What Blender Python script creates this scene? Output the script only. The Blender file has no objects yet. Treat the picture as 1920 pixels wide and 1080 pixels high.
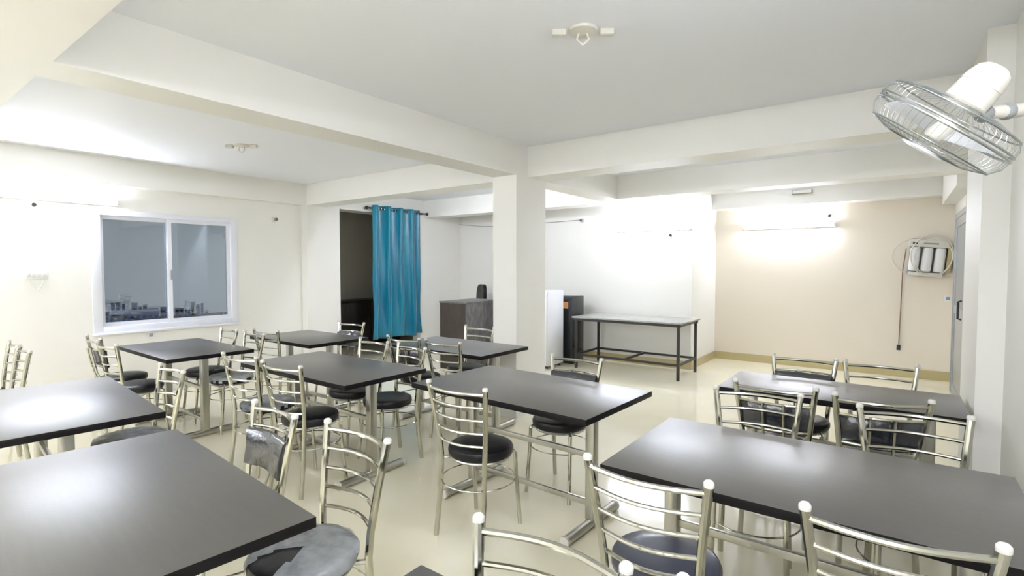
import bpy, bmesh, math, random
from mathutils import Vector, Matrix
random.seed(7)
PI = math.pi
S = bpy.context.scene
COL = S.collection

# ---------------------------------------------------------------- camera, world, exposure
cam_d = bpy.data.cameras.new('camera')
cam = bpy.data.objects.new('camera', cam_d)
COL.objects.link(cam)
cam_d.sensor_fit = 'HORIZONTAL'
cam_d.sensor_width = 36.0
cam_d.lens = 36.0 * 968.2 / 1920.0
cam_d.clip_start = 0.03
cam_d.clip_end = 2000
cam.location = (0, 0, 1.5)
cam.rotation_euler = (math.radians(90 - 2.307), 0, math.radians(36.615))
S.camera = cam
S.view_settings.view_transform = 'Standard'
S.view_settings.look = 'None'
S.view_settings.gamma = 1
S.view_settings.use_curve_mapping = False
S.view_settings.exposure = 0.90
w = bpy.data.worlds.new('dusk_sky')
S.world = w
w.use_nodes = True
bg = w.node_tree.nodes['Background']
bg.inputs[0].default_value = (0.20, 0.215, 0.23, 1)
bg.inputs[1].default_value = 0.8
LAMP = 86.0                # radiance of the fluorescent tubes
LAMP_COL = (0.88, 0.93, 1.08, 1)

# ---------------------------------------------------------------- materials
def mat(name, col, rough=0.5, metal=0.0, spec=0.5, coat=0.0, noise=None, bump=0.0, bscale=30.0, emit=None, estr=0.0, sheen=0.0):
    m = bpy.data.materials.new(name)
    m.use_nodes = True
    nt = m.node_tree
    b = nt.nodes['Principled BSDF']
    b.inputs['Base Color'].default_value = (*col, 1)
    b.inputs['Roughness'].default_value = rough
    b.inputs['Metallic'].default_value = metal
    b.inputs['Specular IOR Level'].default_value = spec
    b.inputs['Coat Weight'].default_value = coat
    b.inputs['Coat Roughness'].default_value = 0.12
    if sheen:
        b.inputs['Sheen Weight'].default_value = sheen
    if emit:
        b.inputs['Emission Color'].default_value = (*emit, 1)
        b.inputs['Emission Strength'].default_value = estr
    tc = nt.nodes.new('ShaderNodeTexCoord')
    if noise:
        c2, sc, det, stretch = noise
        mp = nt.nodes.new('ShaderNodeMapping')
        mp.inputs['Scale'].default_value = stretch
        nt.links.new(tc.outputs['Object'], mp.inputs[0])
        n = nt.nodes.new('ShaderNodeTexNoise')
        n.inputs['Scale'].default_value = sc
        n.inputs['Detail'].default_value = det
        nt.links.new(mp.outputs[0], n.inputs['Vector'])
        r = nt.nodes.new('ShaderNodeValToRGB')
        r.color_ramp.elements[0].position = 0.35
        r.color_ramp.elements[1].position = 0.68
        r.color_ramp.elements[0].color = (*col, 1)
        r.color_ramp.elements[1].color = (*c2, 1)
        nt.links.new(n.outputs['Fac'], r.inputs[0])
        nt.links.new(r.outputs[0], b.inputs['Base Color'])
    if bump:
        n2 = nt.nodes.new('ShaderNodeTexNoise')
        n2.inputs['Scale'].default_value = bscale
        n2.inputs['Detail'].default_value = 4
        nt.links.new(tc.outputs['Object'], n2.inputs['Vector'])
        bp = nt.nodes.new('ShaderNodeBump')
        bp.inputs['Strength'].default_value = bump
        bp.inputs['Distance'].default_value = 0.01
        nt.links.new(n2.outputs['Fac'], bp.inputs['Height'])
        nt.links.new(bp.outputs[0], b.inputs['Normal'])
    return m

M = {}
M['wall'] = mat('painted_plaster', (0.88, 0.862, 0.80), 0.5, noise=((0.86, 0.838, 0.77), 0.9, 3, (1, 1, 1)), bump=0.05, bscale=60)
M['cream'] = mat('cream_paint', (0.83, 0.755, 0.63), 0.5, noise=((0.81, 0.73, 0.605), 0.8, 3, (1, 1, 1)), bump=0.05, bscale=60)
M['ceiling'] = mat('ceiling_paint', (0.91, 0.925, 0.955), 0.7, bump=0.03, bscale=50)
M['floor'] = mat('vitrified_floor', (0.90, 0.855, 0.67), 0.13, spec=0.6, noise=((0.86, 0.79, 0.57), 1.3, 5, (1, 1, 1)))
M['skirt'] = mat('skirting_tile', (0.50, 0.42, 0.22), 0.3)
M['tan'] = mat('alcove_paint', (0.62, 0.55, 0.42), 0.6)
M['wenge'] = mat('wenge_laminate', (0.022, 0.018, 0.015), 0.40, spec=0.4, coat=0.85, noise=((0.034, 0.028, 0.023), 6, 6, (1, 12, 1)), bump=0.05, bscale=80)
M['wenge'].node_tree.nodes['Principled BSDF'].inputs['Coat Roughness'].default_value = 0.40
M['wenge'].node_tree.nodes['Principled BSDF'].inputs['IOR'].default_value = 1.6
M['wenge'].node_tree.nodes['Principled BSDF'].inputs['Coat IOR'].default_value = 2.2
M['edge'] = mat('table_edge_band', (0.006, 0.005, 0.005), 0.5, spec=0.15)
M['steel'] = mat('stainless_steel', (0.52, 0.515, 0.45), 0.13, metal=1.0)
M['satin'] = mat('satin_steel', (0.48, 0.475, 0.43), 0.28, metal=1.0)
M['cap'] = mat('clear_end_cap', (0.66, 0.64, 0.58), 0.25, spec=0.6)
M['vinyl'] = mat('black_vinyl', (0.007, 0.007, 0.008), 0.33, spec=0.3, bump=0.2, bscale=9)
M['vinyl2'] = mat('wrapped_black_vinyl', (0.015, 0.017, 0.024), 0.2, spec=0.9, coat=0.4, bump=0.9, bscale=16)
M['navy'] = mat('bluish_black_vinyl', (0.035, 0.038, 0.055), 0.42, spec=0.7, coat=0.2)  # paler, bluer tone than the other seat vinyl
M['granite'] = mat('grey_stone_top', (0.28, 0.28, 0.25), 0.25, noise=((0.42, 0.42, 0.38), 60, 4, (1, 1, 1)))
M['iron'] = mat('black_painted_iron', (0.02, 0.017, 0.015), 0.4)
M['darkwood'] = mat('dark_wood', (0.022, 0.016, 0.013), 0.4, noise=((0.04, 0.028, 0.02), 5, 5, (8, 8, 1)))
M['greyveneer'] = mat('grey_wood_veneer', (0.06, 0.055, 0.052), 0.35, noise=((0.13, 0.125, 0.12), 7, 6, (6, 3, 1)), bump=0.1)
M['alu'] = mat('white_coated_aluminium', (0.82, 0.83, 0.88), 0.35)
M['alug'] = mat('grey_aluminium', (0.45, 0.47, 0.48), 0.3, metal=0.6)
M['plastic'] = mat('white_plastic', (0.80, 0.80, 0.78), 0.35)
M['ivory'] = mat('ivory_plastic', (0.72, 0.69, 0.60), 0.35)
M['greyp'] = mat('grey_plastic', (0.30, 0.31, 0.30), 0.4)
M['darkp'] = mat('dark_plastic', (0.03, 0.03, 0.035), 0.35)
M['white_metal'] = mat('white_enamel', (0.84, 0.84, 0.86), 0.25)
M['blackgloss'] = mat('black_appliance', (0.012, 0.014, 0.014), 0.25)
M['orange'] = mat('orange_label', (0.75, 0.33, 0.12), 0.5)
M['paper'] = mat('pale_label', (0.75, 0.78, 0.62), 0.6)
M['wire'] = mat('chrome_wire', (0.40, 0.43, 0.42), 0.28, metal=1.0)
M['teal'] = mat('teal_satin', (0.0, 0.30, 0.48), 0.30, spec=1.0, sheen=0.5, noise=((0.0, 0.40, 0.56), 3, 3, (1, 1, 0.2)), bump=0.15, bscale=14)
M['tube_w'] = mat('white_tubing', (0.70, 0.67, 0.58), 0.4)
M['cable'] = mat('brown_cable', (0.22, 0.13, 0.10), 0.5)
M['bluehouse'] = mat('blue_grey_concrete', (0.16, 0.24, 0.60), 0.8)
M['greyhouse'] = mat('grey_concrete', (0.30, 0.32, 0.36), 0.8)
M['paleroof'] = mat('pale_blue_roof', (0.72, 0.80, 1.0), 0.7)
M['darkwin'] = mat('dark_window', (0.02, 0.03, 0.06), 0.3)
M['ground'] = mat('dark_ground', (0.03, 0.04, 0.06), 0.9)

m = bpy.data.materials.new('fluorescent_glow'); m.use_nodes = True
nt = m.node_tree; nt.nodes.clear()
o_ = nt.nodes.new('ShaderNodeOutputMaterial'); e_ = nt.nodes.new('ShaderNodeEmission')
e_.inputs[0].default_value = LAMP_COL; e_.inputs[1].default_value = LAMP
nt.links.new(e_.outputs[0], o_.inputs[0]); M['glow'] = m

def glassy(name, tint, ior, rough=0.02):
    m = bpy.data.materials.new(name); m.use_nodes = True
    nt = m.node_tree; nt.nodes.clear()
    o = nt.nodes.new('ShaderNodeOutputMaterial'); mx = nt.nodes.new('ShaderNodeMixShader')
    t = nt.nodes.new('ShaderNodeBsdfTransparent'); g = nt.nodes.new('ShaderNodeBsdfGlossy'); f = nt.nodes.new('ShaderNodeFresnel')
    t.inputs[0].default_value = (*tint, 1); g.inputs['Roughness'].default_value = rough
    g.inputs[0].default_value = (0.85, 0.92, 1.0, 1)
    f.inputs[0].default_value = ior
    nt.links.new(f.outputs[0], mx.inputs[0]); nt.links.new(t.outputs[0], mx.inputs[1]); nt.links.new(g.outputs[0], mx.inputs[2])
    nt.links.new(mx.outputs[0], o.inputs[0])
    return m
M['glass'] = glassy('window_glass', (0.80, 0.84, 0.88), 2.2)
def film_mat():
    m = bpy.data.materials.new('cloudy_plastic_film'); m.use_nodes = True
    nt = m.node_tree; b = nt.nodes['Principled BSDF']
    b.inputs['Base Color'].default_value = (0.66, 0.69, 0.70, 1); b.inputs['Roughness'].default_value = 0.22
    b.inputs['Coat Weight'].default_value = 0.6
    tc = nt.nodes.new('ShaderNodeTexCoord'); n = nt.nodes.new('ShaderNodeTexNoise'); n.inputs['Scale'].default_value = 14
    n.inputs['Detail'].default_value = 6
    nt.links.new(tc.outputs['Object'], n.inputs['Vector'])
    r = nt.nodes.new('ShaderNodeMapRange'); r.inputs[1].default_value = 0.3; r.inputs[2].default_value = 0.75
    r.inputs[3].default_value = 0.5; r.inputs[4].default_value = 0.95
    nt.links.new(n.outputs['Fac'], r.inputs[0]); nt.links.new(r.outputs[0], b.inputs['Alpha'])
    bp = nt.nodes.new('ShaderNodeBump'); bp.inputs['Strength'].default_value = 0.8; bp.inputs['Distance'].default_value = 0.01
    nt.links.new(n.outputs['Fac'], bp.inputs['Height']); nt.links.new(bp.outputs[0], b.inputs['Normal'])
    return m
M['film'] = film_mat()

# ---------------------------------------------------------------- mesh helpers
def nb(): return bmesh.new()
def box(bm, x0, x1, y0, y1, z0, z1, bev=0.0):
    r = bmesh.ops.create_cube(bm, size=1.0)
    vs = r['verts']
    for v in vs:
        v.co = Vector(((x0 + x1) / 2 + v.co.x * (x1 - x0), (y0 + y1) / 2 + v.co.y * (y1 - y0), (z0 + z1) / 2 + v.co.z * (z1 - z0)))
    if bev:
        es = list({e for v in vs for e in v.link_edges})
        bmesh.ops.bevel(bm, geom=es, offset=bev, segments=2, affect='EDGES', profile=0.5)
    return bm
def tube(bm, pts, r, n=8, closed=False, caps=True):
    pts = [Vector(p) for p in pts]
    rr = r if isinstance(r, (list, tuple)) else [r] * len(pts)
    N = len(pts); rings = []; prev = None
    for i, p in enumerate(pts):
        if closed: t = pts[(i + 1) % N] - pts[i - 1]
        else: t = pts[min(i + 1, N - 1)] - pts[max(i - 1, 0)]
        t.normalize()
        if prev is None:
            a = t.cross(Vector((0, 0, 1)))
            if a.length < 1e-3: a = t.cross(Vector((0, 1, 0)))
        else:
            a = prev - t * prev.dot(t)
        a.normalize(); prev = a; b = t.cross(a)
        rings.append([bm.verts.new(p + (a * math.cos(2 * PI * k / n) + b * math.sin(2 * PI * k / n)) * rr[i]) for k in range(n)])
    for i in range(N if closed else N - 1):
        A = rings[i]; B = rings[(i + 1) % N]
        for k in range(n):
            bm.faces.new((A[k], A[(k + 1) % n], B[(k + 1) % n], B[k]))
    if caps and not closed:
        bm.faces.new(rings[0][::-1]); bm.faces.new(rings[-1])
    return bm
def lathe(bm, prof, n=24, mtx=None):
    rings = []
    for (r, z) in prof:
        if r < 1e-6: rings.append([bm.verts.new((0, 0, z))])
        else: rings.append([bm.verts.new((r * math.cos(2 * PI * k / n), r * math.sin(2 * PI * k / n), z)) for k in range(n)])
    for i in range(len(rings) - 1):
        A, B = rings[i], rings[i + 1]
        for k in range(n):
            k2 = (k + 1) % n
            if len(A) == 1 and len(B) == 1: continue
            if len(A) == 1: bm.faces.new((A[0], B[k2], B[k]))
            elif len(B) == 1: bm.faces.new((A[k], A[k2], B[0]))
            else: bm.faces.new((A[k], A[k2], B[k2], B[k]))
    if mtx is not None:
        vs = [v for R in rings for v in R]
        bmesh.ops.transform(bm, matrix=mtx, verts=vs)
    return bm
def circle_pts(c, r, n=24, z=0.0):
    return [(c[0] + r * math.cos(2 * PI * k / n), c[1] + r * math.sin(2 * PI * k / n), z) for k in range(n)]
def me_of(bm, name, m, smooth=True, ang=35):
    bmesh.ops.recalc_face_normals(bm, faces=bm.faces[:])
    me = bpy.data.meshes.new(name); bm.to_mesh(me); bm.free()
    me.materials.append(m)
    if smooth:
        me.shade_smooth()
        try: me.set_sharp_from_angle(angle=math.radians(ang))
        except Exception: pass
    return me
def obj(name, bm, m, parent=None, smooth=True, label=None, loc=None):
    me = bm if isinstance(bm, bpy.types.Mesh) else me_of(bm, name, m, smooth)
    o = bpy.data.objects.new(name, me); COL.objects.link(o)
    if parent is not None: o.parent = parent
    if label: o['label'] = label
    if loc: o.location = loc
    return o
def tag(o, label, cat, group=None):
    o['label'] = label; o['category'] = cat
    if group: o['group'] = group
    return o
def thing(name, label, cat, loc=(0, 0, 0), rz=0.0, group=None, rot=None):
    o = bpy.data.objects.new(name, None); COL.objects.link(o)
    o.empty_display_size = 0.1
    o.location = loc; o.rotation_euler = rot if rot else (0, 0, rz)
    return tag(o, label, cat, group)
def struct(name, bm, m, parent=None, smooth=False):
    o = obj(name, bm, m, parent, smooth)
    o['kind'] = 'structure'
    return o
def B(*a, **k): return box(nb(), *a, **k)

# ---------------------------------------------------------------- room shell
CZ = 2.70; BZ = 2.40
struct('floor', B(-8.9, 0.9, -2.2, 9.0, -0.1, 0), M['floor'])
struct('ceiling', B(-8.9, 0.9, -2.2, 9.0, CZ, CZ + 0.12), M['ceiling'])
WY0, WY1, WZ0, WZ1 = 1.83, 3.31, 0.80, 2.11
bm = nb()
box(bm, -7.25, -7.05, -2.2, WY0, 0, CZ); box(bm, -7.25, -7.05, WY1, 4.28, 0, CZ)
box(bm, -7.25, -7.05, WY0, WY1, 0, WZ0); box(bm, -7.25, -7.05, WY0, WY1, WZ1, CZ)
box(bm, -7.1, -6.9, 6.50, 7.60, 0, BZ)
struct('wall_left', bm, M['wall'])
struct('wall_middle', B(-7.25, -2.38, 7.58, 9.0, 0, CZ), M['wall'])
struct('wall_back', B(-2.38, 0.9, 8.82, 9.0, 0, CZ), M['cream'])
struct('wall_right', B(0.45, 0.9, -2.2, 4.28, 0, CZ), M['wall'])
struct('wall_right', B(0.60, 0.9, 4.28, 8.82, 0, CZ), M['wall'])
struct('wall_front', B(-7.25, 0.45, -2.2, -2.0, 0, CZ), M['wall'])
bm = nb()
box(bm, -8.9, -8.7, 4.6, 7.8, 0, CZ); box(bm, -8.7, -7.25, 4.6, 4.8, 0, CZ); box(bm, -8.7, -7.1, 7.6, 7.8, 0, CZ)
struct('wall_alcove', bm, M['tan'])
# beams and pillars
struct('pillar', B(-3.27, -2.98, 4.08, 4.60, 0, BZ), M['wall'])
struct('pillar', B(-7.25, -6.90, 4.28, 4.83, 0, BZ), M['wall'])
struct('pillar', B(0.343, 0.45, 3.56, 4.28, 0, CZ), M['wall'])
struct('beam', B(-3.27, -2.985, 0.645, 4.28, BZ, CZ), M['wall'])
struct('beam', B(-3.27, -2.985, 4.60, 7.58, BZ, CZ), M['wall'])
struct('beam', B(-6.9, 0.6, 4.28, 4.60, BZ, CZ), M['wall'])
struct('beam', B(-7.25, -6.9, -2.0, 7.6, BZ, CZ), M['wall'])
struct('beam', B(-2.985, 0.6, 6.35, 6.65, BZ, CZ), M['wall'])
struct('beam', B(-6.9, -3.27, 6.62, 6.92, BZ, CZ), M['wall'])
struct('beam', B(-6.9, 0.45, 0.20, 0.645, BZ, CZ), M['wall'])
struct('beam', B(-2.38, 0.6, 8.60, 8.82, 2.42, CZ), M['wall'])
struct('beam', B(0.455, 0.6, 6.65, 8.60, 2.30, CZ), M['wall'])
# skirting
struct('baseboard_back', B(-2.38, 0.60, 8.805, 8.82, 0, 0.12), M['skirt'])
struct('baseboard_middle', B(-6.9, -2.38, 7.565, 7.58, 0, 0.12), M['skirt'])
struct('baseboard_right', B(-2.38, -2.365, 7.565, 8.82, 0, 0.12), M['skirt'])

# window in the left wall
def window():
    root = thing('window_1', 'white aluminium sliding window with two panes in the left wall', 'window')
    root['kind'] = 'structure'
    X = -7.05
    bm = nb()
    box(bm, X - 0.12, X + 0.012, WY0 - 0.04, WY0 + 0.045, WZ0 - 0.03, WZ1 + 0.03, 0.003)
    box(bm, X - 0.12, X + 0.012, WY1 - 0.045, WY1 + 0.04, WZ0 - 0.03, WZ1 + 0.03, 0.003)
    box(bm, X - 0.12, X + 0.012, WY0 + 0.045, WY1 - 0.045, WZ1 - 0.03, WZ1 + 0.03, 0.003)
    box(bm, X - 0.12, X + 0.012, WY0 + 0.045, WY1 - 0.045, WZ0 - 0.03, WZ0 + 0.035, 0.003)
    obj('window_frame', bm, M['alu'], root)
    obj('sill', B(X - 0.02, X + 0.05, WY0 - 0.05, WY1 + 0.05, WZ0 - 0.055, WZ0 - 0.03, bev=0.004), M['alu'], root)
    mid = 2.56
    for (a, b, x) in ((WY0 + 0.045, mid + 0.02, X - 0.075), (mid - 0.02, WY1 - 0.045, X - 0.035)):
        bm = nb(); z0, z1 = WZ0 + 0.035, WZ1 - 0.03; w_ = 0.042; t = 0.015
        box(bm, x - t, x + t, a, a + w_, z0, z1); box(bm, x - t, x + t, b - w_, b, z0, z1)
        box(bm, x - t, x + t, a + w_, b - w_, z0, z0 + w_); box(bm, x - t, x + t, a + w_, b - w_, z1 - w_, z1)
        s = obj('sash', bm, M['alu'], root, smooth=False)
        obj('pane', B(x - 0.003, x + 0.003, a + w_, b - w_, z0 + w_, z1 - w_), M['glass'], s, smooth=False)
    l = obj('latch', B(X - 0.02, X - 0.005, mid + 0.0, mid + 0.02, 1.35, 1.47, bev=0.003), M['greyp'], root)
window()

# door in the right wall of the far bay
def door():
    root = thing('door_1', 'narrow grey aluminium door with two panels in the right wall', 'door')
    root['kind'] = 'structure'
    X = 0.60; y0, y1, zt = 6.95, 8.25, 2.13
    bm = nb()
    box(bm, X - 0.04, X, y0, y0 + 0.06, 0, zt); box(bm, X - 0.04, X, y1 - 0.06, y1, 0, zt)
    box(bm, X - 0.04, X, y0 + 0.06, y1 - 0.06, zt - 0.06, zt)
    obj('door_frame', bm, M['alug'], root, smooth=False)
    bm = nb()
    box(bm, X - 0.03, X - 0.005, y0 + 0.06, y0 + 0.14, 0.01, zt - 0.06); box(bm, X - 0.03, X - 0.005, y1 - 0.14, y1 - 0.06, 0.01, zt - 0.06)
    for z in (0.01, 0.95, zt - 0.16): box(bm, X - 0.03, X - 0.005, y0 + 0.14, y1 - 0.14, z, z + 0.1)
    leaf = obj('door_leaf', bm, M['alug'], root, smooth=False)
    obj('door_panel', B(X - 0.02, X - 0.012, y0 + 0.14, y1 - 0.14, 1.05, zt - 0.16), M['greyp'], leaf, smooth=False)
    obj('door_panel', B(X - 0.02, X - 0.012, y0 + 0.14, y1 - 0.14, 0.11, 0.95), M['alug'], leaf, smooth=False)
    bm = nb(); tube(bm, [(X - 0.03, 7.25, 0.94), (X - 0.06, 7.25, 0.95), (X - 0.06, 7.25, 1.13), (X - 0.03, 7.25, 1.14)], 0.011)
    obj('door_handle', bm, M['darkp'], leaf)
    bm = nb(); tube(bm, [(X - 0.02, 7.2, 2.08), (X - 0.02, 7.2, 2.29)], 0.006)
    obj('tower_bolt', bm, M['greyp'], root)
door()

# ---------------------------------------------------------------- tube lights
def tube_light(label, loc, rz, L=1.2, group=None):
    # local: wall behind is +Y, tube runs along X
    t = thing('tube_light', label, 'light', loc, rz, group)
    obj('batten', B(-L / 2 - 0.03, L / 2 + 0.03, -0.035, 0, -0.03, 0.03, bev=0.004), M['plastic'], t)
    for s in (-1, 1):
        obj('lamp_holder', B(s * (L / 2 + 0.012) - 0.012, s * (L / 2 + 0.012) + 0.012, -0.075, -0.035, -0.02, 0.02, bev=0.003), M['plastic'], t)
    bm = nb(); tube(bm, [(-L / 2, -0.058, 0), (L / 2, -0.058, 0)], 0.015, 12)
    obj('fluorescent_tube', bm, M['glow'], t)
    return t
tube_light('lit tube light high on the left wall beside the window', (-7.05, 1.42, 2.215), PI / 2)
tube_light('lit tube light on the wall above the long service table', (-3.00, 7.58, 2.08), 0)
tube_light('lit tube light on the cream back wall', (-1.34, 8.82, 2.12), 0)
tube_light('lit tube light on the right wall between the wall fan and the camera', (0.45, 1.05, 2.28), -PI / 2)
tube_light('added fill tube on the rear of the beam behind the free pillar, curtain side', (-5.0, 4.60, 2.52), PI)  # hidden tube added to brighten the far wall and the counter
tube_light('added fill tube on the rear of the beam left of the free pillar', (-3.95, 4.60, 2.52), PI, 0.6)  # shorter hidden tube, also added as fill for this bay
tube_light('added fill tube on the rear of the beam right of the free pillar', (-1.3, 4.60, 2.52), PI, 0.3)  # short hidden tube added to brighten the bay on the right
tube_light('lit tube light on the wall behind the camera', (-3.6, -2.0, 2.2), PI)
tube_light('added fill tube on the front wall facing the window', (-5.9, -2.0, 2.2), PI)  # unseen tube added to raise the overall brightness
tube_light('added fill tube on the front wall at the right corner', (-1.2, -2.0, 2.2), PI)  # another out-of-frame tube added as fill
tube_light('added fill tube behind the camera on the right wall', (0.45, -1.25, 2.25), -PI / 2)  # second right-wall tube, unseen, added as fill

m = bpy.data.materials.new('fill_panel_glow'); m.use_nodes = True
nt = m.node_tree; nt.nodes.clear()
o_ = nt.nodes.new('ShaderNodeOutputMaterial'); e_ = nt.nodes.new('ShaderNodeEmission')
e_.inputs[0].default_value = (1.0, 0.985, 0.95, 1); e_.inputs[1].default_value = 14.0
nt.links.new(e_.outputs[0], o_.inputs[0]); M['panel'] = m
for (x, y, lab) in ((-1.6, -1.3, 'added unseen fill panel behind the camera on the right'), (-4.6, -1.3, 'added unseen fill panel behind the camera on the left')):
    t = thing('fill_panel', lab, 'light', (x, y, CZ))  # out-of-view emissive panel added to brighten camera-facing surfaces
    bm = nb()
    for (a, b, c, d) in ((-0.32, -0.29, -0.32, 0.32), (0.29, 0.32, -0.32, 0.32), (-0.29, 0.29, -0.32, -0.29), (-0.29, 0.29, 0.29, 0.32)): box(bm, a, b, c, d, -0.03, 0)
    obj('frame', bm, M['plastic'], t, smooth=False)
    obj('diffuser', B(-0.29, 0.29, -0.29, 0.29, -0.022, -0.01), M['panel'], t, smooth=False)

# ---------------------------------------------------------------- wall fittings
def holder(label, loc, rz, cat='lamp holder'):
    t = thing('wall_lamp_holder', label, 'lamp holder', loc, rz)
    R = Matrix.Rotation(PI / 2, 4, 'X')
    obj('base_plate', lathe(nb(), [(0, 0), (0.04, 0), (0.038, 0.012), (0.022, 0.018), (0, 0.018)], 20, R), M['ivory'], t)
    obj('socket_cup', lathe(nb(), [(0.018, 0.016), (0.02, 0.05), (0.024, 0.06), (0.018, 0.06), (0.015, 0.03), (0, 0.03)], 20, R), M['greyp'], t)
holder('small round lamp holder under the tube light left of the window', (-7.05, 1.33, 2.13), PI / 2)
holder('small round lamp holder right of the window by the wall pillar', (-7.05, 3.87, 2.17), PI / 2)
holder('small round lamp holder left of the tube light over the service table', (-4.18, 7.58, 2.27), 0)
holder('small round lamp holder just below the right end of the service table tube light', (-2.68, 7.58, 1.97), 0)
holder('small round lamp holder above the right end of the back wall tube light', (-0.79, 8.82, 2.24), 0)

def switchboard():
    t = thing('switch_plate', 'white switch plate on the left wall beside the window', 'switch', (-7.05, 1.335, 1.42), PI / 2)
    obj('plate', B(-0.09, 0.09, -0.012, 0, -0.045, 0.045, bev=0.003), M['plastic'], t)
    for k in range(4): obj('switch', B(-0.075 + k * 0.04, -0.047 + k * 0.04, -0.018, -0.012, -0.022, 0.022, bev=0.002), M['ivory'], t)
    bm = nb(); tube(bm, [(-0.06 + 0.12 * u, -0.012 - 0.006 * math.sin(PI * u), -0.045 - 0.11 * math.sin(PI * u)) for u in [i / 10 for i in range(11)]], 0.003, 6)
    obj('loose_wire', bm, M['ivory'], t)
switchboard()
def small_socket(label, loc, rz):
    t = thing('socket_outlet', label, 'socket', loc, rz)
    obj('plate', B(-0.04, 0.04, -0.01, 0, -0.04, 0.04, bev=0.003), M['plastic'], t)
    obj('socket_face', B(-0.02, 0.02, -0.014, -0.01, -0.02, 0.02, bev=0.002), M['greyp'], t)
small_socket('small grey socket low on the sill wall under the window', (-7.05, 2.33, 0.700), PI / 2)
small_socket('small socket at the right edge of the cream wall below the purifier', (0.555, 8.82, 1.09), 0)

def ceiling_box(label, loc, rz=0):
    t = thing('ceiling_outlet_box', label, 'ceiling fitting', loc, rz)
    R = Matrix.Rotation(PI, 4, 'X')
    obj('cover_plate', lathe(nb(), [(0, 0), (0.075, 0), (0.072, 0.012), (0.03, 0.02), (0, 0.02)], 24, R), M['ivory'], t)
    obj('hook', tube(nb(), [(-0.02, 0, -0.015), (-0.03, 0, -0.05), (0, 0, -0.075), (0.03, 0, -0.05), (0.02, 0, -0.015)], 0.006, 8), M['ivory'], t)
    for s in (-1, 1):
        obj('connector', B(s * 0.12 - 0.035, s * 0.12 + 0.035, -0.02, 0.02, -0.03, 0, bev=0.004), M['ivory'], t)
ceiling_box('capped fan outlet on the ceiling of the window side bay', (-5.19, 2.53, CZ), 0.6)
ceiling_box('capped fan outlet on the ceiling above the main room', (-1.3, 2.35, CZ), 0.6)
t = thing('junction_box', 'flat grey junction box on the beam above the back wall', 'junction box', (-1.12, 8.60, 2.595))
obj('box_body', B(-0.13, 0.13, -0.05, 0, -0.03, 0.03, bev=0.005), M['greyp'], t)
obj('box_lid', B(-0.12, 0.12, -0.058, -0.05, -0.024, 0.024, bev=0.002), M['ivory'], t)
ceiling_box('capped fan outlet on the ceiling of the far bay', (-0.92, 8.32, CZ), 0.2)

# ---------------------------------------------------------------- tables
def table(cx, cy, L, W, rz, label, inset=0.19, fw=0.27, name='dining_table'):
    t = thing(name, label, 'table', (cx, cy, 0), rz, 'dark laminate dining tables')
    Z = 0.75; T = 0.034
    bm = nb(); box(bm, -L / 2, L / 2, -W / 2, W / 2, Z - T, Z, 0.003)
    me = me_of(bm, 'tabletop', M['wenge'])
    me.materials.append(M['edge'])
    for p in me.polygons:
        if abs(p.normal.z) < 0.5: p.material_index = 1
    obj('tabletop', me, None, t)
    lx = L / 2 - inset
    for s in (-1, 1):
        bm = nb(); box(bm, s * lx - 0.0275, s * lx + 0.0275, -0.03, 0.03, 0.05, Z - T - 0.006, 0.006)
        leg = obj('leg', bm, M['satin'], t)
        obj('mounting_plate', B(s * lx - 0.06, s * lx + 0.06, -0.2, 0.2, Z - T - 0.006, Z - T), M['satin'], leg, smooth=False)
        bm = nb(); tube(bm, [(s * lx, -fw, 0.03), (s * lx, fw, 0.03)], 0.027, 14)
        f = obj('foot_bar', bm, M['satin'], t)
        for q in (-1, 1):
            bm = nb(); tube(bm, [(s * lx, q * fw, 0.03), (s * lx, q * (fw + 0.018), 0.03)], 0.0295, 14)
            obj('end_cap', bm, M['cap'], f)
    for z in (0.42, 0.14):
        bm = nb(); box(bm, -lx + 0.027, lx - 0.027, -0.012, 0.012, z - 0.016, z + 0.016, 0.003)
        obj('stretcher', bm, M['satin'], t)
    return t
a1 = math.radians(-4.4)
table(-2.055, 0.545, 1.29, 0.76, a1, 'large dark table at the lower left corner, nearest on the left')
table(-3.72, 0.745, 1.31, 0.75, math.radians(-5), 'dark table on the left with a pale shine, just behind the nearest left table')
table(-5.33, 2.03, 1.22, 0.71, math.radians(-1), 'dark table standing in front of the window')
table(-5.08, 3.15, 1.14, 0.70, 0, 'dark table beside the wall pillar, left of the curtain')
table(-3.45, 2.32, 1.34, 0.71, 0, 'dark table in the middle left, in front of the teal curtain')
table(-1.84, 2.64, 1.31, 0.77, math.radians(-2.5), 'dark table in the centre in front of the free pillar')
table(-0.265, 2.145, 1.25, 0.77, 0, 'large dark table at the lower right against the right wall', inset=0.15)
table(-0.285, 3.665, 1.21, 0.60, 0, 'farthest dark table on the right, half lit by a pale reflection', inset=0.15, fw=0.17)
table(-3.39, 3.655, 1.22, 0.69, 0, 'dark table partly hidden behind the left side of the free pillar', inset=0.12, fw=0.25)
table(-0.31, 0.51, 1.27, 0.755, 0, 'dark table at the bottom edge of which only a corner shows', inset=0.12)

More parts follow.
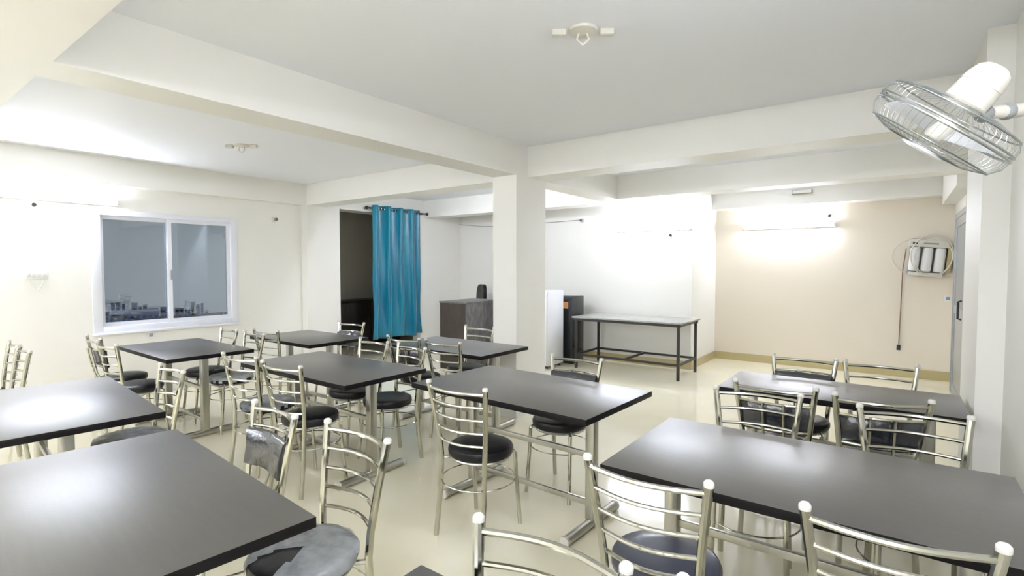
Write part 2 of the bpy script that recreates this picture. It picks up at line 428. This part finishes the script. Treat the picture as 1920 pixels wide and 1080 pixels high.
# ---------------------------------------------------------------- chairs
def arc(s0, s1, y, z, bulge, n=10):
    return [(s0 + (s1 - s0) * i / n, y - bulge * math.sin(PI * i / n), z) for i in range(n + 1)]
post = [(0.160, -0.185, 0), (0.152, -0.155, 0.25), (0.150, -0.145, 0.44), (0.158, -0.150, 0.54), (0.175, -0.172, 0.70), (0.195, -0.200, 0.865)]
def post_at(z):
    for a, b in zip(post, post[1:]):
        if a[2] <= z <= b[2]:
            u = (z - a[2]) / (b[2] - a[2]); return [a[k] + (b[k] - a[k]) * u for k in range(3)]
CM = {}
for s in (-1, 1):
    CM['rear%d' % s] = me_of(tube(nb(), [(s * p[0], p[1], p[2]) for p in post], 0.0145, 10), 'leg', M['steel'])
    p = post[-1]
    CM['cap%d' % s] = me_of(lathe(nb(), [(0, -0.005), (0.0152, -0.005), (0.0158, 0.003), (0.0148, 0.009), (0.010, 0.014), (0, 0.016)], 14, Matrix.Translation((s * p[0], p[1], p[2]))), 'post_cap', M['cap'])
    bm = tube(nb(), [(s * 0.162, 0.185, 0), (s * 0.152, 0.155, 0.30), (s * 0.150, 0.150, 0.425), (s * 0.142, 0.142, 0.438), (s * 0.118, 0.125, 0.438)], 0.0125, 10)
    CM['front%d' % s] = me_of(bm, 'leg', M['steel'])
RZ = (0.838, 0.765, 0.692, 0.619, 0.546)
for i, z in enumerate(RZ):
    p = post_at(z)
    CM['rail%d' % i] = me_of(tube(nb(), arc(-p[0], p[0], p[1], z, 0.045), 0.0095 if i == 0 else 0.0075, 8), 'back_rail', M['steel'])
CM['ring'] = me_of(tube(nb(), circle_pts((0, 0), 0.210, 32, 0.305), 0.0042, 6, closed=True), 'foot_ring', M['steel'])
bm = nb()
tube(bm, circle_pts((0, 0.02), 0.165, 28, 0.430), 0.009, 6, closed=True)
for s in (-1, 1):
    tube(bm, [(s * 0.152, -0.146, 0.43), (s * 0.115, -0.10, 0.43)], 0.010, 8)
CM['sframe'] = me_of(bm, 'seat_frame', M['satin'])
def seat_mesh(m):
    return me_of(lathe(nb(), [(0, 0.437), (0.165, 0.437), (0.180, 0.442), (0.186, 0.455), (0.187, 0.475), (0.181, 0.489), (0.165, 0.496), (0.10, 0.500), (0, 0.501)], 36, Matrix.Translation((0, 0.02, 0))), 'seat', m)
CM['seat'] = seat_mesh(M['vinyl']); CM['seat_navy'] = seat_mesh(M['navy'])
# wrapped back pad variant
bm = nb(); n = 14; pts = []
for i in range(n + 1):
    u = i / n; x = (2 * u - 1) * 0.158; row = []
    for z in (0.598, 0.605, 0.68, 0.752, 0.760):
        pp = post_at(z); y = pp[1] - 0.026 * math.sin(PI * u) + 0.003 * math.sin(9 * u + z * 40)
        t = 0.004 if z in (0.598, 0.760) else 0.014
        row.append((bm.verts.new((x * pp[0] / 0.165, y + 0.014 + t, z)), bm.verts.new((x * pp[0] / 0.165, y + 0.014 - t, z))))
    pts.append(row)
for i in range(n):
    for j in range(4):
        for k in (0, 1):
            bm.faces.new((pts[i][j][k], pts[i + 1][j][k], pts[i + 1][j + 1][k], pts[i][j + 1][k]))
    bm.faces.new((pts[i][0][0], pts[i + 1][0][0], pts[i + 1][0][1], pts[i][0][1]))
    bm.faces.new((pts[i][4][0], pts[i + 1][4][0], pts[i + 1][4][1], pts[i][4][1]))
for i in (0, n):
    for j in range(4):
        bm.faces.new((pts[i][j][0], pts[i][j + 1][0], pts[i][j + 1][1], pts[i][j][1]))
CM['pad'] = me_of(bm, 'back_pad', M['vinyl2'], ang=60)
for s in (-1, 1):
    p1 = post_at(0.775); p2 = post_at(0.50)
    CM['bar%d' % s] = me_of(tube(nb(), [(s * 0.05, p1[1] - 0.052, 0.770), (s * 0.05, p2[1] - 0.050, 0.56), (s * 0.05, -0.150, 0.45), (s * 0.05, -0.12, 0.432)], 0.0075, 8), 'back_slat', M['steel'])
# torn plastic film over a seat
def film_mesh(seed, cut):
    rnd = random.Random(seed); bm = nb(); n = 40; rings = []
    for (r, z) in ((0.0, 0.505), (0.05, 0.5055), (0.10, 0.505), (0.15, 0.5025), (0.182, 0.495), (0.191, 0.478), (0.190, 0.455)):
        ring = []
        for k in range(n):
            a = 2 * PI * k / n
            j = rnd.uniform(-0.0025, 0.0025) if r > 0.16 else rnd.uniform(0, 0.002)
            ring.append(bm.verts.new(((r + j) * math.cos(a), 0.02 + (r + j) * math.sin(a), z + j * 0.7)))
        rings.append(ring)
    for i in range(len(rings) - 1):
        for k in range(n):
            a = (k + 0.5) / n
            lim = cut(a, i, rnd)
            if lim: continue
            f = (rings[i][k], rings[i][(k + 1) % n], rings[i + 1][(k + 1) % n], rings[i + 1][k])
            bm.faces.new(f)
    for v in [v for v in bm.verts if not v.link_faces]: bm.verts.remove(v)
    bmesh.ops.solidify(bm, geom=bm.faces[:], thickness=0.0012)
    return me_of(bm, 'plastic_film', M['film'], ang=80)
CM['film'] = film_mesh(3, lambda a, i, r: (0.14 + 0.02 * i < a < 0.36 - 0.012 * i and i < 6) or (0.20 < a < 0.30) or (i >= 5 and r.random() < 0.25))
CM['film2'] = film_mesh(5, lambda a, i, r: i >= 5 and r.random() < 0.4)

def chair(tx, ty, deg, label, kind='plain', seat='seat', film=None, group=None):
    a = math.radians(deg)
    # (tx, ty) is the middle between the post tops, local (0, -0.2)
    ox = tx - (0.2 * math.sin(a)); oy = ty + 0.2 * math.cos(a)
    t = thing('dining_chair', label, 'chair', (ox, oy, 0), a, group or 'steel dining chairs with round black seats')
    for s in (-1, 1):
        r = obj('leg', CM['rear%d' % s], None, t); obj('post_cap', CM['cap%d' % s], None, r)
        obj('leg', CM['front%d' % s], None, t)
    if kind == 'plain':
        for i in range(5): obj('back_rail', CM['rail%d' % i], None, t)
    else:
        obj('back_rail', CM['rail0'], None, t); obj('back_rail', CM['rail1'], None, t)
        obj('back_rail', CM['rail3'], None, t)
        for s in (-1, 1): obj('back_slat', CM['bar%d' % s], None, t)
        obj('back_pad', CM['pad'], None, t, label='black vinyl back pad in wrinkled plastic')
    obj('seat_frame', CM['sframe'], None, t); obj('foot_ring', CM['ring'], None, t)
    so = obj('seat', CM[seat], None, t)
    if film: obj('plastic_film', CM[film], None, so, label='torn cloudy plastic film')
    return t
C = chair
C(-2.22, 1.20, 176, 'steel chair with black wrapped back pad behind the nearest left table', 'pad')
C(-1.665, 1.226, 178, 'steel chair at the nearest left table, torn plastic film on its seat', film='film')
C(-0.635, 0.985, 183, 'steel ladder-back chair cut off by the bottom edge, left of the two there', seat='navy' if False else 'seat')
C(-0.135, 1.025, 180, 'bottom-edge steel chair of which only one post cap shows, right of its neighbour')
C(-0.617, 1.522, 2, 'steel chair with bluish black seat, left one before the lower right table', seat='seat_navy')
C(0.016, 1.555, 5, 'steel chair at the lower right corner against the right wall', seat='seat_navy')
C(-0.555, 2.845, 187, 'steel ladder-back chair behind the left half of the lower right table')
C(0.075, 2.845, 187, 'steel ladder-back chair behind the right half of the lower right table, nearest the right wall')
C(-0.512, 3.060, 2, 'steel chair with black back pad on the near left side of the farthest right table', 'pad')
C(-0.040, 3.065, 12, 'steel chair with black back pad on the near right side of the farthest right table', 'pad')
C(-0.505, 4.12, 180, 'steel chair with black back pad beyond the farthest right table, facing the camera', 'pad')
C(-0.068, 4.15, 183, 'steel ladder-back chair without pad beyond the farthest right table, by the right pillar')
C(-1.875, 2.02, 3, 'steel chair with glossy black seat on the near side of the centre table')
C(-1.793, 3.17, 181, 'steel chair with black back pad on the far side of the centre table', 'pad')
C(-3.21, 1.79, 6, 'right of the two steel chairs on the near side of the middle left table')
C(-3.77, 1.79, 7, 'left of the two steel chairs on the near side of the middle left table', film='film2')
C(-3.62, 2.86, 178, 'left steel chair on the far side of the middle left table, below the curtain')
C(-3.12, 2.84, 170, 'right steel chair on the far side of the middle left table, turned slightly')
C(-3.56, 3.14, 3, 'steel chair with black back pad in front of the table behind the pillar', 'pad')
C(-3.10, 3.175, 2, 'steel ladder-back chair in front of the table behind the pillar, nearest the pillar')
C(-3.53, 4.17, 180, 'steel chair beyond the table behind the pillar, in front of the dark counter')
C(-5.09, 2.68, 6, 'steel ladder-back chair on the near side of the table beside the wall pillar')
C(-4.99, 3.63, 188, 'steel chair with grey wrapped back pad beyond the table beside the wall pillar', 'pad')
C(-5.47, 2.50, 176, 'bright steel chair between the window table and the left wall pillar, left one')
C(-4.96, 2.50, 178, 'steel chair beyond the window table with plastic on its seat, right one', film='film2')
C(-5.80, 1.47, 0, 'left of the two steel chairs on the near side of the window table', 'pad')
C(-5.26, 1.42, 3, 'right of the two steel chairs on the near side of the window table')
C(-3.64, 1.31, 178, 'narrow looking steel chair beyond the pale shining table, plastic on its seat', film='film2')
C(-5.84, 0.955, 180, 'steel chair at the left edge against the left wall, farther one')
C(-5.38, 0.930, 180, 'steel chair at the left edge, nearer of the two above the pale table')

# ---------------------------------------------------------------- long service table
def service_table():
    t = thing('service_table', 'long grey topped work table on black iron frame against the far wall', 'table', (0, 0, 0))
    x0, x1, y0, y1, Z = -3.86, -2.22, 6.68, 7.49, 0.77
    obj('tabletop', B(x0, x1, y0, y1, Z - 0.022, Z, bev=0.003), M['granite'], t)
    r = 0.017
    xs = (x0 + 0.06, x1 - 0.05); ys = (y0 + 0.04, y1 - 0.05)
    for x in xs:
        for y in ys: obj('leg', B(x - r, x + r, y - r, y + r, 0, Z - 0.06), M['iron'], t, smooth=False)
    bm = nb()
    for y in ys: box(bm, x0 + 0.02, x1 - 0.02, y - r, y + r, Z - 0.06, Z - 0.022)
    for x in xs: box(bm, x - r, x + r, ys[0] + r, ys[1] - r, Z - 0.06, Z - 0.022)
    obj('top_frame', bm, M['iron'], t, smooth=False)
    for y in ys: obj('stretcher', B(xs[0] + r, xs[1] - r, y - 0.012, y + 0.012, 0.19, 0.22), M['iron'], t, smooth=False)
    for x in (xs[0], (xs[0] + xs[1]) / 2, xs[1]): obj('stretcher', B(x - 0.012, x + 0.012, ys[0] + (r if x in xs else 0.012), ys[1] - (r if x in xs else 0.012), 0.19, 0.22), M['iron'], t, smooth=False)
service_table()

# ---------------------------------------------------------------- counter, office chair, fridge, black appliance
def counter():
    t = thing('reception_counter', 'dark wooden counter left of the free pillar', 'counter')
    x0, x1, y0, y1, Z = -5.42, -4.93, 5.5, 6.25, 1.0
    obj('front_panel', B(x0, x1, y0, y0 + 0.02, 0, Z - 0.025), M['darkwood'], t, smooth=False)
    obj('side_panel', B(x1 - 0.02, x1, y0 + 0.02, y1, 0, Z - 0.025), M['greyveneer'], t, smooth=False, label='grey veneered side panel')
    obj('side_panel', B(x0, x0 + 0.02, y0 + 0.02, y1, 0, Z - 0.025), M['darkwood'], t, smooth=False)
    obj('worktop', B(x0 - 0.01, x1 + 0.01, y0 - 0.01, y1 + 0.01, Z - 0.025, Z, bev=0.003), M['greyveneer'], t)
    obj('shelf', B(x0 + 0.02, x1 - 0.02, y0 + 0.02, y1 - 0.02, 0.45, 0.47), M['darkwood'], t, smooth=False)
counter()
def office_chair():
    t = thing('office_chair', 'black office chair behind the dark counter', 'chair', (-6.12, 7.0, 0), math.radians(150))
    bm = nb()
    # rounded back: superellipse slab
    n = 28; F = []; K = []
    for i in range(n):
        a = 2 * PI * i / n
        x = 0.19 * abs(math.cos(a)) ** 0.6 * (1 if math.cos(a) > 0 else -1)
        z = 0.93 + 0.26 * abs(math.sin(a)) ** 0.6 * (1 if math.sin(a) > 0 else -1)
        y = -0.20 - 0.04 * (z - 0.7) + 0.35 * x * x
        F.append(bm.verts.new((x, y + 0.03, z))); K.append(bm.verts.new((x, y - 0.03, z)))
    c1 = bm.verts.new((0, -0.17, 0.93)); c2 = bm.verts.new((0, -0.26, 0.93))
    for i in range(n):
        j = (i + 1) % n
        bm.faces.new((F[i], F[j], c1)); bm.faces.new((K[j], K[i], c2)); bm.faces.new((F[i], K[i], K[j], F[j]))
    obj('backrest', bm, M['vinyl'], t)
    obj('seat', B(-0.22, 0.22, -0.18, 0.24, 0.44, 0.52, bev=0.03), M['vinyl'], t)
    obj('back_support', tube(nb(), [(0, -0.12, 0.45), (0, -0.24, 0.50), (0, -0.25, 0.72)], 0.018, 8), M['darkp'], t)
    obj('gas_column', tube(nb(), [(0, 0.03, 0.12), (0, 0.03, 0.44)], 0.025, 10), M['satin'], t)
    bm = nb()
    for k in range(5):
        a = 2 * PI * k / 5; tube(bm, [(0, 0.03, 0.12), (0.26 * math.cos(a), 0.03 + 0.26 * math.sin(a), 0.075)], [0.028, 0.016], 8)
    bs = obj('star_base', bm, M['darkp'], t)
    for k in range(5):
        a = 2 * PI * k / 5; c = (0.26 * math.cos(a), 0.03 + 0.26 * math.sin(a))
        obj('castor', tube(nb(), [(c[0] - 0.015, c[1], 0.031), (c[0] + 0.015, c[1], 0.031)], 0.03, 12), M['darkp'], bs)
office_chair()
def fridge():
    t = thing('small_fridge', 'small white refrigerator just right of the free pillar', 'refrigerator')
    x0, x1, y0, y1 = -4.62, -4.07, 6.32, 6.80
    obj('body', B(x0, x1, y0 + 0.03, y1, 0.04, 1.15, bev=0.01), M['white_metal'], t)
    d = obj('door', B(x0, x1, y0 - 0.02, y0 + 0.027, 0.06, 1.14, bev=0.012), M['white_metal'], t)
    obj('handle', B(x0 + 0.03, x0 + 0.05, y0 - 0.05, y0 - 0.02, 0.6, 0.85, bev=0.004), M['greyp'], d)
    for x in (x0 + 0.05, x1 - 0.05):
        for y in (y0 + 0.08, y1 - 0.05): obj('foot', tube(nb(), [(x, y, 0), (x, y, 0.04)], 0.02, 10), M['darkp'], t)
fridge()
def black_box():
    t = thing('floor_cabinet', 'tall black floor cabinet with orange label beside the white refrigerator', 'cabinet')
    x0, x1, y0, y1 = -4.36, -3.98, 6.92, 7.28
    obj('body', B(x0, x1, y0, y1, 0.02, 1.05, bev=0.012), M['blackgloss'], t)
    obj('frame', (lambda bm: (box(bm, x0, x0 + 0.03, y0 - 0.012, y0, 0.05, 1.04), box(bm, x1 - 0.03, x1, y0 - 0.012, y0, 0.05, 1.04), box(bm, x0 + 0.03, x1 - 0.03, y0 - 0.012, y0, 1.0, 1.04), bm)[-1])(nb()), M['darkp'], t, smooth=False)
    obj('label_panel', B(x0 + 0.14, x1 - 0.08, y0 - 0.008, y0, 0.86, 0.96), M['orange'], t, smooth=False, label='orange label panel')
    obj('label_panel', B(x0 + 0.03, x0 + 0.14, y0 - 0.008, y0, 0.87, 0.97), M['paper'], t, smooth=False, label='pale label panel')
    obj('foot', B(x0 + 0.02, x1 - 0.02, y0 + 0.02, y1 - 0.02, 0, 0.02), M['darkp'], t, smooth=False)
black_box()

# dark cabinet in the room behind the curtain
t = thing('low_cabinet', 'low dark wooden cabinet seen through the opening left of the curtain', 'cabinet')
obj('body', B(-8.68, -8.25, 4.95, 7.2, 0, 0.84), M['darkwood'], t, smooth=False)
obj('worktop', B(-8.69, -8.22, 4.93, 7.22, 0.84, 0.87, bev=0.003), M['darkwood'], t)
for k in range(3):
    d = obj('door', B(-8.25, -8.232, 4.97 + k * 0.75, 5.68 + k * 0.75, 0.05, 0.82, bev=0.003), M['darkwood'], t)
    obj('knob', tube(nb(), [(-8.232, 5.62 + k * 0.75, 0.5), (-8.20, 5.62 + k * 0.75, 0.5)], 0.01, 8), M['satin'], d)

# ---------------------------------------------------------------- curtain and rod
def curtain():
    X = -6.78
    t = thing('curtain_rod', 'dark curtain rod with ball finials above the opening', 'curtain rod')
    obj('rod', tube(nb(), [(X, 5.26, 2.45), (X, 6.56, 2.45)], 0.012, 10), M['iron'], t)
    for y in (5.25, 6.565):
        bm = nb(); bmesh.ops.create_uvsphere(bm, u_segments=14, v_segments=8, radius=0.028, matrix=Matrix.Translation((X, y, 2.45)))
        obj('finial', bm, M['iron'], t)
    for y in (5.30, 6.50):
        obj('bracket', B(-6.9, X, y - 0.01, y + 0.01, 2.44, 2.46), M['iron'], t, smooth=False)
    ya, yb, zt, zb = 5.34, 6.37, 2.50, 0.32
    c = thing('curtain', 'shiny teal satin eyelet curtain hanging across the opening', 'curtain')
    nu, nv = 110, 40; folds = 4.0
    bm = nb(); G = []
    for j in range(nv + 1):
        v = j / nv; z = zt + (zb - zt) * v; row = []
        for i in range(nu + 1):
            u = i / nu
            amp = 0.066 + 0.012 * math.sin(3 * v + 5 * u)
            ph = 2 * PI * folds * u + 0.35 * math.sin(2.2 * v + 4 * u) * v
            x = X + 0.01 + amp * math.sin(ph) + 0.014 * v * math.sin(23 * u + 9 * v) + 0.010 * v * math.sin(41 * u - 14 * v)
            y = ya + (yb - ya) * u + 0.012 * math.cos(2 * ph) + (u - 0.5) * 0.05 * v
            zz = z + (0.012 * math.sin(14 * u) if j == nv else 0)
            row.append(bm.verts.new((x, y, zz)))
        G.append(row)
    for j in range(nv):
        for i in range(nu): bm.faces.new((G[j][i], G[j][i + 1], G[j + 1][i + 1], G[j + 1][i]))
    bmesh.ops.solidify(bm, geom=bm.faces[:], thickness=0.003)
    cl = obj('cloth', me_of(bm, 'cloth', M['teal'], ang=180), None, c)
    for k in range(9):
        u = (k + 0.5) / 9; y = ya + (yb - ya) * u
        bm = nb(); tube(bm, [(X + 0.01, y + 0.028 * math.cos(q), 2.45 + 0.028 * math.sin(q)) for q in [2 * PI * i / 16 for i in range(16)]], 0.005, 6, closed=True)
        obj('eyelet', bm, M['steel'], cl)
curtain()
# bulb cord strung along the far wall
bm = nb(); tube(bm, [(-6.85, 7.50, 2.33), (-6.3, 7.56, 2.27), (-5.6, 7.57, 2.25), (-4.9, 7.57, 2.27), (-4.24, 7.57, 2.28)], 0.005, 6)
tag(obj('wall_cable', bm, M['greyp']), 'thin grey cable sagging along the top of the far wall', 'cable')

# ---------------------------------------------------------------- water purifier
def purifier():
    t = thing('water_purifier', 'wall mounted water purifier with three white filter cartridges on the cream wall', 'water purifier', (0.325, 8.815, 1.63), rot=(0, math.radians(5), 0))
    obj('back_plate', B(-0.19, 0.19, -0.05, 0, -0.24, 0.22, bev=0.008), M['greyp'], t)
    h = obj('filter_head', B(-0.21, 0.21, -0.15, -0.05, 0.13, 0.23, bev=0.015), M['ivory'], t)
    obj('emblem', B(-0.17, -0.12, -0.154, -0.15, 0.165, 0.195), M['darkp'], h, smooth=False)
    obj('name_strip', B(-0.06, 0.10, -0.153, -0.15, 0.170, 0.190), M['greyp'], h, smooth=False)
    for k in (-1, 0, 1):
        obj('filter_cartridge', lathe(nb(), [(0, -0.19), (0.035, -0.19), (0.052, -0.18), (0.055, -0.15), (0.055, 0.10), (0.045, 0.125), (0, 0.125)], 20, Matrix.Translation((k * 0.130, -0.11, 0))), M['plastic'], t)
    obj('bottom_tray', B(-0.18, 0.18, -0.14, -0.05, -0.25, -0.20, bev=0.01), M['ivory'], t)
    obj('side_tank', B(0.20, 0.255, -0.12, 0, -0.18, 0.18, bev=0.01), M['skirt'], t, label='olive brown side unit')
    for (cx, cz, rx, rz_, y) in ((-0.05, 0.0, 0.32, 0.26, -0.03), (0.04, 0.03, 0.215, 0.27, -0.17), (0.06, 0.0, 0.19, 0.24, -0.165)):
        bm = nb(); tube(bm, [(cx + rx * math.cos(q), y - 0.01 * math.sin(3 * q), cz + rz_ * math.sin(q)) for q in [2 * PI * i / 36 for i in range(36)]], 0.006, 6, closed=True)
        obj('water_hose', bm, M['tube_w'], t)
    bm = nb(); tube(bm, [(-0.23, -0.06, 0.10), (-0.235, -0.02, -0.2), (-0.20, -0.014, -0.7), (-0.165, -0.014, -1.22)], 0.006, 6)
    cb = obj('power_cable', bm, M['cable'], t)
    bm = nb(); tube(bm, [(-0.166, -0.03, -1.21), (-0.162, -0.03, -1.28)], 0.022, 8)
    obj('plug', bm, M['darkp'], cb)
purifier()

# ---------------------------------------------------------------- wall fan
def fan():
    n = Vector((-0.629, 0.134, -0.766)).normalized()
    c = Vector((0.108, 2.10, 1.940))
    q = n.to_track_quat('Z', 'Y')
    t = thing('wall_fan', 'white wall fan with round wire cage tilted down from the right wall', 'fan', c, rot=q.to_euler())
    R = 0.205
    # local: +Z is the direction the air blows
    def dome(r, top):   # height of cage wires from the mid ring
        return [(R, 0), (R * 0.995, top * 0.35), (R * 0.90, top * 0.72), (R * 0.62, top * 0.95), (R * 0.3, top)]
    g = obj('front_grille', tube(nb(), circle_pts((0, 0), R, 56, 0.006), 0.0042, 6, closed=True), M['wire'], t)
    wires = nb()
    for k in range(60):
        a = 2 * PI * k / 60
        tube(wires, [(r * math.cos(a), r * math.sin(a), z + 0.006) for (r, z) in dome(R, 0.075)], 0.00055, 4, caps=False)
    tube(wires, circle_pts((0, 0), R * 0.90, 48, 0.06), 0.0022, 5, closed=True)
    tube(wires, circle_pts((0, 0), R * 0.62, 48, 0.0773), 0.0015, 5, closed=True)
    w1 = obj('wires', wires, M['wire'], g); w1['kind'] = 'stuff'
    obj('centre_badge', lathe(nb(), [(0, 0.075), (R * 0.31, 0.078), (R * 0.31, 0.086), (R * 0.2, 0.09), (0, 0.091)], 28), M['plastic'], g)
    g2 = obj('rear_grille', tube(nb(), circle_pts((0, 0), R, 56, -0.006), 0.0036, 6, closed=True), M['wire'], t)
    wires = nb()
    for k in range(60):
        a = 2 * PI * k / 60
        tube(wires, [(r * math.cos(a), r * math.sin(a), -z - 0.006) for (r, z) in dome(R, 0.06)], 0.00055, 4, caps=False)
    tube(wires, circle_pts((0, 0), R * 0.93, 48, -0.045), 0.0028, 5, closed=True)
    w2 = obj('wires', wires, M['wire'], g2); w2['kind'] = 'stuff'
    obj('clip', B(-0.009, 0.009, R - 0.005, R + 0.010, -0.010, 0.010, bev=0.002), M['darkp'], g)
    hub = obj('hub', lathe(nb(), [(0, 0.045), (0.025, 0.042), (0.032, 0.03), (0.034, -0.02), (0, -0.02)], 24), M['ivory'], t)
    # blades: three wide curved blades
    for b_ in range(3):
        a0 = 2 * PI * b_ / 3 + 0.5; bm = nb(); rows = []
        for i in range(9):
            u = i / 8; r = 0.028 + (0.172 - 0.028) * u
            wd = 0.25 + 0.75 * math.sin(PI * min(u * 0.62 + 0.12, 1))
            row = []
            for j in range(7):
                v = j / 6 - 0.5; a = a0 + 0.35 * u + v * wd
                row.append(bm.verts.new((r * math.cos(a), r * math.sin(a), 0.012 + v * 0.045 * (1 - 0.3 * u))))
            rows.append(row)
        for i in range(8):
            for j in range(6): bm.faces.new((rows[i][j], rows[i + 1][j], rows[i + 1][j + 1], rows[i][j + 1]))
        bmesh.ops.solidify(bm, geom=bm.faces[:], thickness=0.002)
        obj('blade', me_of(bm, 'blade', M['plastic'], ang=60), None, t)
    # motor housing, tapered dome behind the rear grille
    obj('motor_housing', lathe(nb(), [(0, -0.192), (0.028, -0.189), (0.046, -0.176), (0.054, -0.155), (0.059, -0.11), (0.061, -0.075), (0.056, -0.068), (0, -0.068)], 32), M['ivory'], t)
    obj('rear_ring', lathe(nb(), [(0.052, -0.150), (0.0563, -0.150), (0.0585, -0.130), (0.055, -0.130)], 32), M['ivory'], t)
    # wall arm, in world coordinates brought into the local frame
    inv = q.to_matrix().inverted()
    def L(p): return inv @ (Vector(p) - c)
    bm = nb(); tube(bm, [L((0.170, 2.115, 1.985)), L((0.20, 2.14, 1.972)), L((0.27, 2.20, 1.978)), L((0.35, 2.275, 1.995)), L((0.432, 2.35, 2.005))], [0.016, 0.019, 0.021, 0.021, 0.024], 12)
    arm = obj('wall_arm', bm, M['ivory'], t)
    for p in ((0.205, 2.145, 1.968), (0.262, 2.195, 1.978)):
        bm = nb(); bmesh.ops.create_uvsphere(bm, u_segments=12, v_segments=8, radius=0.026, matrix=Matrix.Translation(L(p)))
        obj('joint_knob', bm, M['greyp'], arm)
    bm = box(nb(), 0.42, 0.449, 2.28, 2.42, 1.91, 2.10, 0.006)
    for v in bm.verts: v.co = L(v.co)
    obj('wall_bracket', bm, M['ivory'], t)
fan()

# ---------------------------------------------------------------- city outside the window
struct('ground', B(-1100, -60, -300, 700, -91, -90), M['ground'])
def building(x, y, wd, top, kind, label):
    a = math.atan2(y, x) + 0.12 * math.sin(x)
    t = thing('distant_building', label, 'building', (x, y, -90), a, 'distant buildings outside the window')
    h = top + 90
    dp = 4 if kind != 's' else 40
    m = {'b': M['bluehouse'], 'g': M['greyhouse'], 's': M['bluehouse']}[kind]
    # local +X points away from the room
    obj('walls', B(0, dp, -wd / 2, wd / 2, 0, h), m, t, smooth=False)
    rh = 0.8 if kind != 's' else 2.0
    obj('roof', B(-0.5, dp + 0.5, -wd / 2 - 0.5, wd / 2 + 0.5, h, h + rh), M['paleroof'] if kind == 's' else M['greyhouse'], t, smooth=False)
    k = max(1, int(wd / 5))
    for f in range(max(1, min(4, int(h / 6)))):
        z = h - 4.5 - f * 5
        if z < 1: break
        bm = nb()
        for i in range(k):
            yy = -wd / 2 + (i + 0.5) * wd / k
            box(bm, -0.15, 0, yy - 1.4, yy + 1.4, z, z + 2.6)
        obj('window_row', bm, M['darkwin'], t, smooth=False)
# (x, y, width, roof height, colour, label)
CITY = [
  (-926, 259, 4.8, -51.9, 'b', 'leftmost tower of the skyline behind the left window pane') ,
  (-932, 267, 5.5, -52.2, 'b', 'second tower from the left, the widest of the left pane cluster') ,
  (-938, 275, 3.5, -55.2, 'b', 'slim third tower from the left in the left pane skyline') ,
  (-877, 271, 6.8, -50.3, 'b', 'dark tower in the middle of the left pane skyline') ,
  (-941, 298, 3.7, -60.1, 'g', 'narrow grey block right of the dark middle tower, left pane') ,
  (-888, 287, 5.0, -54.4, 'g', 'grey tower at the right of the left pane skyline') ,
  (-901, 302, 10.6, -61.6, 'b', 'low wide block near the right end of the left pane') ,
  (-911, 320, 10.0, -60.7, 'b', 'low block beside the meeting rails of the window') ,
  (-860, 233, 7.5, -59.9, 'b', 'low dark block at the far left end of the left pane') ,
  (-663, 205, 43.3, -49.4, 's', 'long hall with a pale blue flat roof low in the left pane') ,
  (-892, 334, 11.1, -62.9, 'g', 'grey block at the left end of the right pane skyline') ,
  (-859, 333, 6.6, -63.6, 'b', 'low blue block left of the slim tower, right pane') ,
  (-897, 355, 3.6, -54.3, 'g', 'slimmest tower of the right pane skyline') ,
  (-868, 351, 4.5, -56.9, 'b', 'dark tower right of the slimmest tower, right pane') ,
  (-907, 373, 3.7, -57.3, 'b', 'tall dark tower in the middle of the right pane') ,
  (-836, 350, 3.8, -64.0, 'b', 'small dark tower right of the tall one, right pane') ,
  (-806, 348, 12.4, -67.6, 'g', 'low wide grey block in the right part of the right pane') ,
  (-818, 364, 3.2, -67.1, 'b', 'tiny last tower at the right end of the right pane') ,
  (-710, 270, 12.7, -57.3, 'b', 'near low block at the lower left of the right pane') ,
  (-694, 281, 11.6, -58.6, 'g', 'near low grey block at the bottom of the right pane') ,
]
for row in CITY: building(*row)
